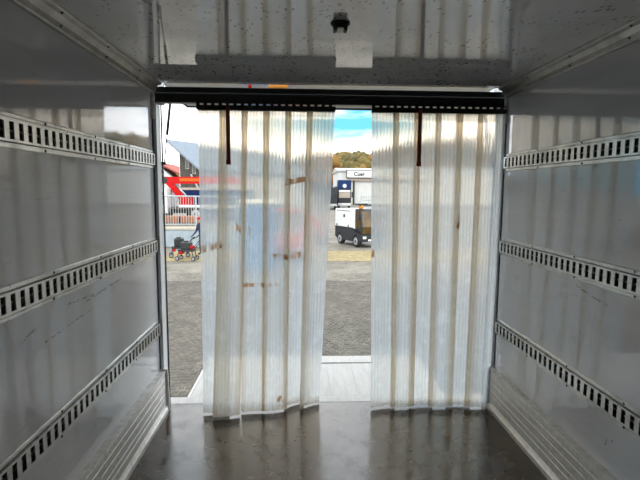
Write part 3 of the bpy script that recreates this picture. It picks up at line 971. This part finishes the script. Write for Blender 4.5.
# tall blue cabin and orange excavator beyond the left curtain
cbn = empty('site_cabin', (-1.62, 12.0, G))
tag(cbn, 'tall blue plastic site cabin seen blurred through the left curtain', 'cabin')
MB().box(-0.55, 0.55, -0.55, 0.55, 0.08, 2.20, 0.04).build('shell', M['midblue'], cbn)
MB().box(-0.58, 0.58, -0.58, 0.58, 2.20, 2.34, 0.06).build('roof_cap', M['lens'], cbn)
MB().box(-0.56, 0.56, -0.56, 0.56, 0.0, 0.09).build('skid_base', M['dgrey'], cbn)
d = MB().box(-0.40, 0.40, -0.575, -0.55, 0.15, 2.10, 0.01).build('door', M['midblue'], cbn)
MB().box(0.28, 0.35, -0.60, -0.575, 1.02, 1.16, 0.006).build('latch', M['red'], d)
ex = empty('mini_excavator', (-0.66, 14.2, G), R(20))
tag(ex, 'small orange excavator seen blurred through the left curtain', 'excavator')
for s in (-1, 1):
    MB().prism([(-0.62, 0.10), (-0.50, 0.0), (0.50, 0.0), (0.62, 0.10), (0.62, 0.26), (0.50, 0.36), (-0.50, 0.36), (-0.62, 0.26)], 'y', *sorted((s * 0.24, s * 0.48))).build('track', M['tyre'], ex)
MB().box(-0.48, 0.42, -0.42, 0.42, 0.40, 0.98, 0.08).build('engine_house', M['orange'], ex)
cbf = MB()
for (x, y) in ((-0.36, -0.36), (0.30, -0.36), (-0.36, 0.36), (0.30, 0.36)):
    cbf.box(x - 0.03, x + 0.03, y - 0.03, y + 0.03, 0.98, 1.85)
cbf.build('cab_frame', M['dgrey'], ex)
MB().box(-0.44, 0.40, -0.42, 0.42, 1.85, 1.94, 0.03).build('cab_roof', M['orange'], ex)
beam((0.45, 0, 0.70), (0.95, 0, 1.75), 0.18, 0.14, 'arm_boom', M['orange'], ex)
beam((0.95, 0, 1.75), (1.35, 0, 0.85), 0.14, 0.12, 'dipper', M['orange'], ex)
MB().prism([(1.20, 0.90), (1.48, 0.88), (1.52, 0.55), (1.22, 0.48)], 'y', -0.2, 0.2).build('bucket', M['dgrey'], ex)

# ---------------------------------------------------------------- barn with grey roof
bn = empty('barn', (-13.26, 42.0, TZ), math.atan2(15, 9.9))   # local x along the ridge, local -y towards the eave
tag(bn, 'dark timber barn with a large grey blue pitched roof', 'barn')
RZ = 6.37 - TZ
EZ = RZ - 2.95
EY = -4.55
MB().hexa([(0, EY, EZ - 0.18), (18, EY, EZ - 0.18), (18, 0, RZ - 0.18), (0, 0, RZ - 0.18)],
          [(0, EY, EZ), (18, EY, EZ), (18, 0, RZ), (0, 0, RZ)]).build('roof', M['roof_metal'], bn)
sl = (RZ - EZ) / -EY
def zr(y):
    return RZ - 0.2 + y * sl
MB().prism([(-0.95, 0), (-4.1, 0), (-4.1, zr(-4.1)), (-0.95, zr(-0.95))], 'x', 0.9, 1.1).build('gable_wall', M['timber'], bn)
MB().prism([(-4.05, 0), (-4.25, 0), (-4.25, zr(-4.25)), (-4.05, zr(-4.05))], 'x', 1.0, 17.5).build('front_wall', M['plaster'], bn)
MB().box(1.0, 17.5, -0.95, -0.75, 0, zr(-0.95)).build('back_wall', M['plaster'], bn)
for (y, z, w, h) in ((-2.0, 3.7, 0.5, 0.9), (-2.9, 3.2, 0.45, 1.0)):
    f = MB().box(0.84, 0.92, y - w / 2, y + w / 2, z, z + h).build('window', M['cap'], bn)
    MB().box(0.82, 0.85, y - w / 2 + 0.06, y + w / 2 - 0.06, z + 0.06, z + h - 0.06).build('pane', M['glass_dark'], f)
MB().hexa([(0.7, -3.9, 1.5), (0.8, -3.9, 1.5), (0.8, -3.7, 1.5), (0.7, -3.7, 1.5)], [(0.7, -2.7, 3.2), (0.8, -2.7, 3.2), (0.8, -2.5, 3.2), (0.7, -2.5, 3.2)]).build('brace', M['galv'], bn)

# red roofed house
hs = empty('house', (-21.6, 68.0, G))
tag(hs, 'white house with a red tiled roof behind the barn', 'house')
MB().prism([(-4.2, 0), (1.9, 0), (1.9, 4.4), (0.0, 6.4), (-1.2, 6.4), (-4.2, 4.4)], 'y', -2, 4).build('walls', M['plaster'], hs)
MB().hexa([(0.0, -2.4, 6.45), (4.2, 1.0, 4.0), (4.2, 9.0, 4.0), (0.0, 9.0, 6.45)], [(0.0, -2.4, 6.7), (4.3, 1.0, 4.2), (4.3, 9.0, 4.2), (0.0, 9.0, 6.7)]).build('roof', M['red_roof'], hs)
MB().box(1.9, 4.0, 1.5, 8.5, 0, 4.1).build('side_wing', M['plaster'], hs)
for (x, z) in ((0.45, 4.9), (0.45, 4.1)):
    f = MB().box(x, x + 0.75, -2.06, -1.98, z, z + 0.55).build('window', M['white'], hs)
    MB().box(x + 0.06, x + 0.69, -2.09, -2.05, z + 0.05, z + 0.5).build('pane', M['glass_dark'], f)

# ---------------------------------------------------------------- right hand background
hl = empty('dealer_hall', (16, 80, G))
tag(hl, 'long white hall with a framed sign board on the front', 'hall')
MB().box(-9.4, 30, 0, 14, 0, 6.0).build('hall_walls', M['plaster'], hl)
MB().prism([(-0.3, 6.0), (14.3, 6.0), (14.3, 6.25), (7, 6.9), (-0.3, 6.25)], 'x', -9.6, 30.2).build('hall_roof', M['galv'], hl)
MB().box(-7.9, 6.0, -0.5, 0.0, 4.35, 4.85).build('fascia', M['beige'], hl)
MB().box(-6.82, -6.52, -0.6, -0.3, 0, 4.4).build('column', M['dgrey'], hl)
sg = empty('sign_board', (10.2, 79.2, G + 4.9))
tag(sg, 'white framed sign board with dark lettering on the hall', 'sign')
MB().box(-2.15, 4.5, 0, 0.2, 0, 1.28).build('board', M['white'], sg)
fr = MB()
fr.box(-2.25, 4.6, -0.06, 0.22, 1.26, 1.36); fr.box(-2.25, 4.6, -0.06, 0.22, -0.06, 0.02); fr.box(-2.25, -2.13, -0.06, 0.22, 0, 1.3); fr.box(4.48, 4.6, -0.06, 0.22, 0, 1.3)
fr.build('frame', M['dgrey'], sg)
cu = bpy.data.curves.new('lettering', 'FONT')
cu.body = 'Cuer'
cu.size = 0.95
cu.extrude = 0.02
cu.offset = 0.02
cu.align_x = 'CENTER'
cu.materials.append(M['black'])
tmp = bpy.data.objects.new('lettering_curve', cu)
lme = bpy.data.meshes.new_from_object(tmp)
bpy.data.objects.remove(tmp)
lt = bpy.data.objects.new('lettering', lme)
col.objects.link(lt)
lt.parent = sg
lt.location = (0.05, -0.04, 0.32)
lt.rotation_euler = (R(90), 0, 0)

tk = empty('blue_truck', (6.0, 62, G))
tag(tk, 'dark blue truck cab seen head on beside the white hall', 'truck')
MB().box(-0.95, 0.95, 0, 2.0, 0.5, 3.2, 0.1).build('cab', M['dgrey'], tk)
MB().box(-0.95, 0.95, -0.05, 1.9, 2.75, 4.1, 0.15).build('roof_deflector', M['blue'], tk)
MB().lathe((0, -0.07, 3.25), [(0.28, -0.02), (0.28, 0.03)], 'y', 16).build('emblem', M['lens'], tk)
MB().box(-0.80, 0.80, -0.04, 0.05, 1.55, 2.30, 0.04).build('windscreen', M['beige'], tk)
MB().box(-0.80, 0.80, -0.05, 0.05, 2.35, 2.65, 0.03).build('sun_visor', M['lens'], tk)
MB().box(-0.9, 0.9, -0.10, 0.02, 0.45, 0.80, 0.04).build('bumper', M['lens'], tk)
for y in (-1, 1):
    MB().box(*sorted((y * 1.0, y * 1.18)), -0.1, 0.1, 1.6, 2.4, 0.03).build('mirror', M['black'], tk)
for s in (-1, 1):
    wheel(tk, (s * 0.75, 0.9, 0.48), 0.48, 0.3, 'x')
MB().box(-0.95, 0.95, 2.2, 8, 0.9, 3.2).build('body', M['blue'], tk)
tr2 = empty('grey_truck', (4.2, 58, G))
tag(tr2, 'dark grey truck partly hidden by the left curtain beside the blue truck', 'truck')
MB().box(-1.1, 0.45, 0, 6, 0.6, 3.0, 0.08).build('body', M['dgrey'], tr2)
MB().box(-1.0, 0.35, -0.05, 0.05, 1.7, 2.5, 0.03).build('windscreen', M['glass_dark'], tr2)
MB().box(-1.05, 0.4, -0.08, 0.05, 0.5, 0.8, 0.03).build('bumper', M['galv'], tr2)
for s in (-0.85, 0.25):
    wheel(tr2, (s, 0.9, 0.48), 0.48, 0.3, 'x')
for k, (x, z, lb) in enumerate(((6.0, 0.0, 'lower'), (6.0, 1.20, 'upper'))):
    t = empty('cage_container', (x, 40, G + z))
    tag(t, lb + ' wire cage tank of the stack behind the municipal vehicle', 'cage tank', 'stacked cage tanks')
    MB().box(-0.50, 0.50, -0.40, 0.40, 0.14, 1.12, 0.06).build('tank', M['lens'], t)
    MB().box(-0.54, 0.54, -0.44, 0.44, 0.0, 0.12).build('pallet', M['dgrey'], t)
    for j in range(6):
        MB().box(-0.56 + j * 0.216, -0.52 + j * 0.216, -0.46, -0.42, 0.1, 1.2).build('upright_bar', M['galv'], t)
    for j in range(4):
        MB().box(-0.56, 0.56, -0.475, -0.445, 0.22 + j * 0.31, 0.255 + j * 0.31).build('cross_bar', M['galv'], t)

# ---------------------------------------------------------------- wooded hill
def hill():
    b = MB()
    nx, ny = 40, 16
    vs, fs = [], []
    for j in range(ny):
        for i in range(nx):
            x = -160 + 320 * i / (nx - 1)
            y = 200 + 200 * j / (ny - 1)
            vs.append((x, y, hz(x, y)))
    for j in range(ny - 1):
        for i in range(nx - 1):
            a = j * nx + i
            fs.append((a, a + 1, a + nx + 1, a + nx))
    b.add(vs, fs, True)
    return b.build('hill', M['hill'])
def hz(x, y):
    t = max(0.0, min(1.0, (y - 200) / 75.0))
    s = t * t * (3 - 2 * t)
    ridge = 16.5 + 0.13 * (x - 18) + 1.2 * math.sin(x * 0.11)
    ridge = max(6.0, min(28.0, ridge))
    return G + s * (ridge + 1.0)
struct(hill(), 'wooded hillside on the horizon', 'hill')
def forest():
    rnd = random.Random(11)
    bm0 = bmesh.new()
    bmesh.ops.create_icosphere(bm0, subdivisions=2, radius=1)
    bv = [v.co.copy() for v in bm0.verts]
    bf = [[v.index for v in f.verts] for f in bm0.faces]
    bm0.free()
    b = MB()
    sh = []
    for k in range(900):
        x = rnd.uniform(-110, 115)
        y = rnd.uniform(205, 285)
        z = hz(x, y)
        r = rnd.uniform(2.0, 3.6)
        h = r * rnd.uniform(1.0, 1.4)
        g = min(1, max(0, rnd.gauss(0.45, 0.28)))
        q = Vector((rnd.random() * 9, rnd.random() * 9, rnd.random() * 9))
        vs = []
        for c in bv:
            d = 1 + 0.22 * math.sin(5 * c.x + q.x) * math.sin(5 * c.y + q.y) + 0.18 * math.sin(7 * c.z + q.z + 3 * c.x)
            vs.append((x + c.x * r * d, y + c.y * r * d, z + h * 0.8 + c.z * h * d))
        b.add(vs, bf, True)
        sh += [g] * len(bv)
    o = b.build('forest', M['foliage'], fixn=False)
    at = o.data.attributes.new('shade', 'FLOAT', 'POINT')
    at.data.foreach_set('value', sh)
    return tag(o, 'autumn woodland covering the hill', 'woodland', kind='stuff')
forest()
def tree(loc, h, r, g, label):
    rnd = random.Random(int(loc[0] * 10) + 5)
    t = empty('tree', loc)
    tag(t, label, 'tree', 'trees in front of the hill')
    MB().tube((0, 0, 0), (0, 0, h * 0.6), 0.18, 0.10, n=8).build('trunk', M['timber'], t)
    b = MB()
    bm0 = bmesh.new()
    bmesh.ops.create_icosphere(bm0, subdivisions=2, radius=1)
    bv = [v.co.copy() for v in bm0.verts]
    bf = [[v.index for v in f.verts] for f in bm0.faces]
    bm0.free()
    sh = []
    for k in range(16):
        a = rnd.uniform(0, 6.28); rr = r * 0.6 * math.sqrt(rnd.random())
        c0 = Vector((rr * math.cos(a), rr * math.sin(a), h * 0.45 + rnd.random() * h * 0.45))
        s = r * rnd.uniform(0.35, 0.6)
        b.add([c0 + c * s * (1 + 0.25 * math.sin(6 * c.x + k) * math.sin(6 * c.z + 2 * k)) for c in bv], bf, True)
        sh += [min(1, max(0, g + rnd.uniform(-0.15, 0.15)))] * len(bv)
    o = b.build('crown', M['foliage'], t, fixn=False)
    at = o.data.attributes.new('shade', 'FLOAT', 'POINT')
    at.data.foreach_set('value', sh)
tree((7.3, 104, G), 10.5, 2.6, 0.95, 'orange autumn tree left of the white hall')
tree((3.6, 108, G), 9.0, 3.0, 0.75, 'rust brown tree behind the left curtain edge beside the orange tree')
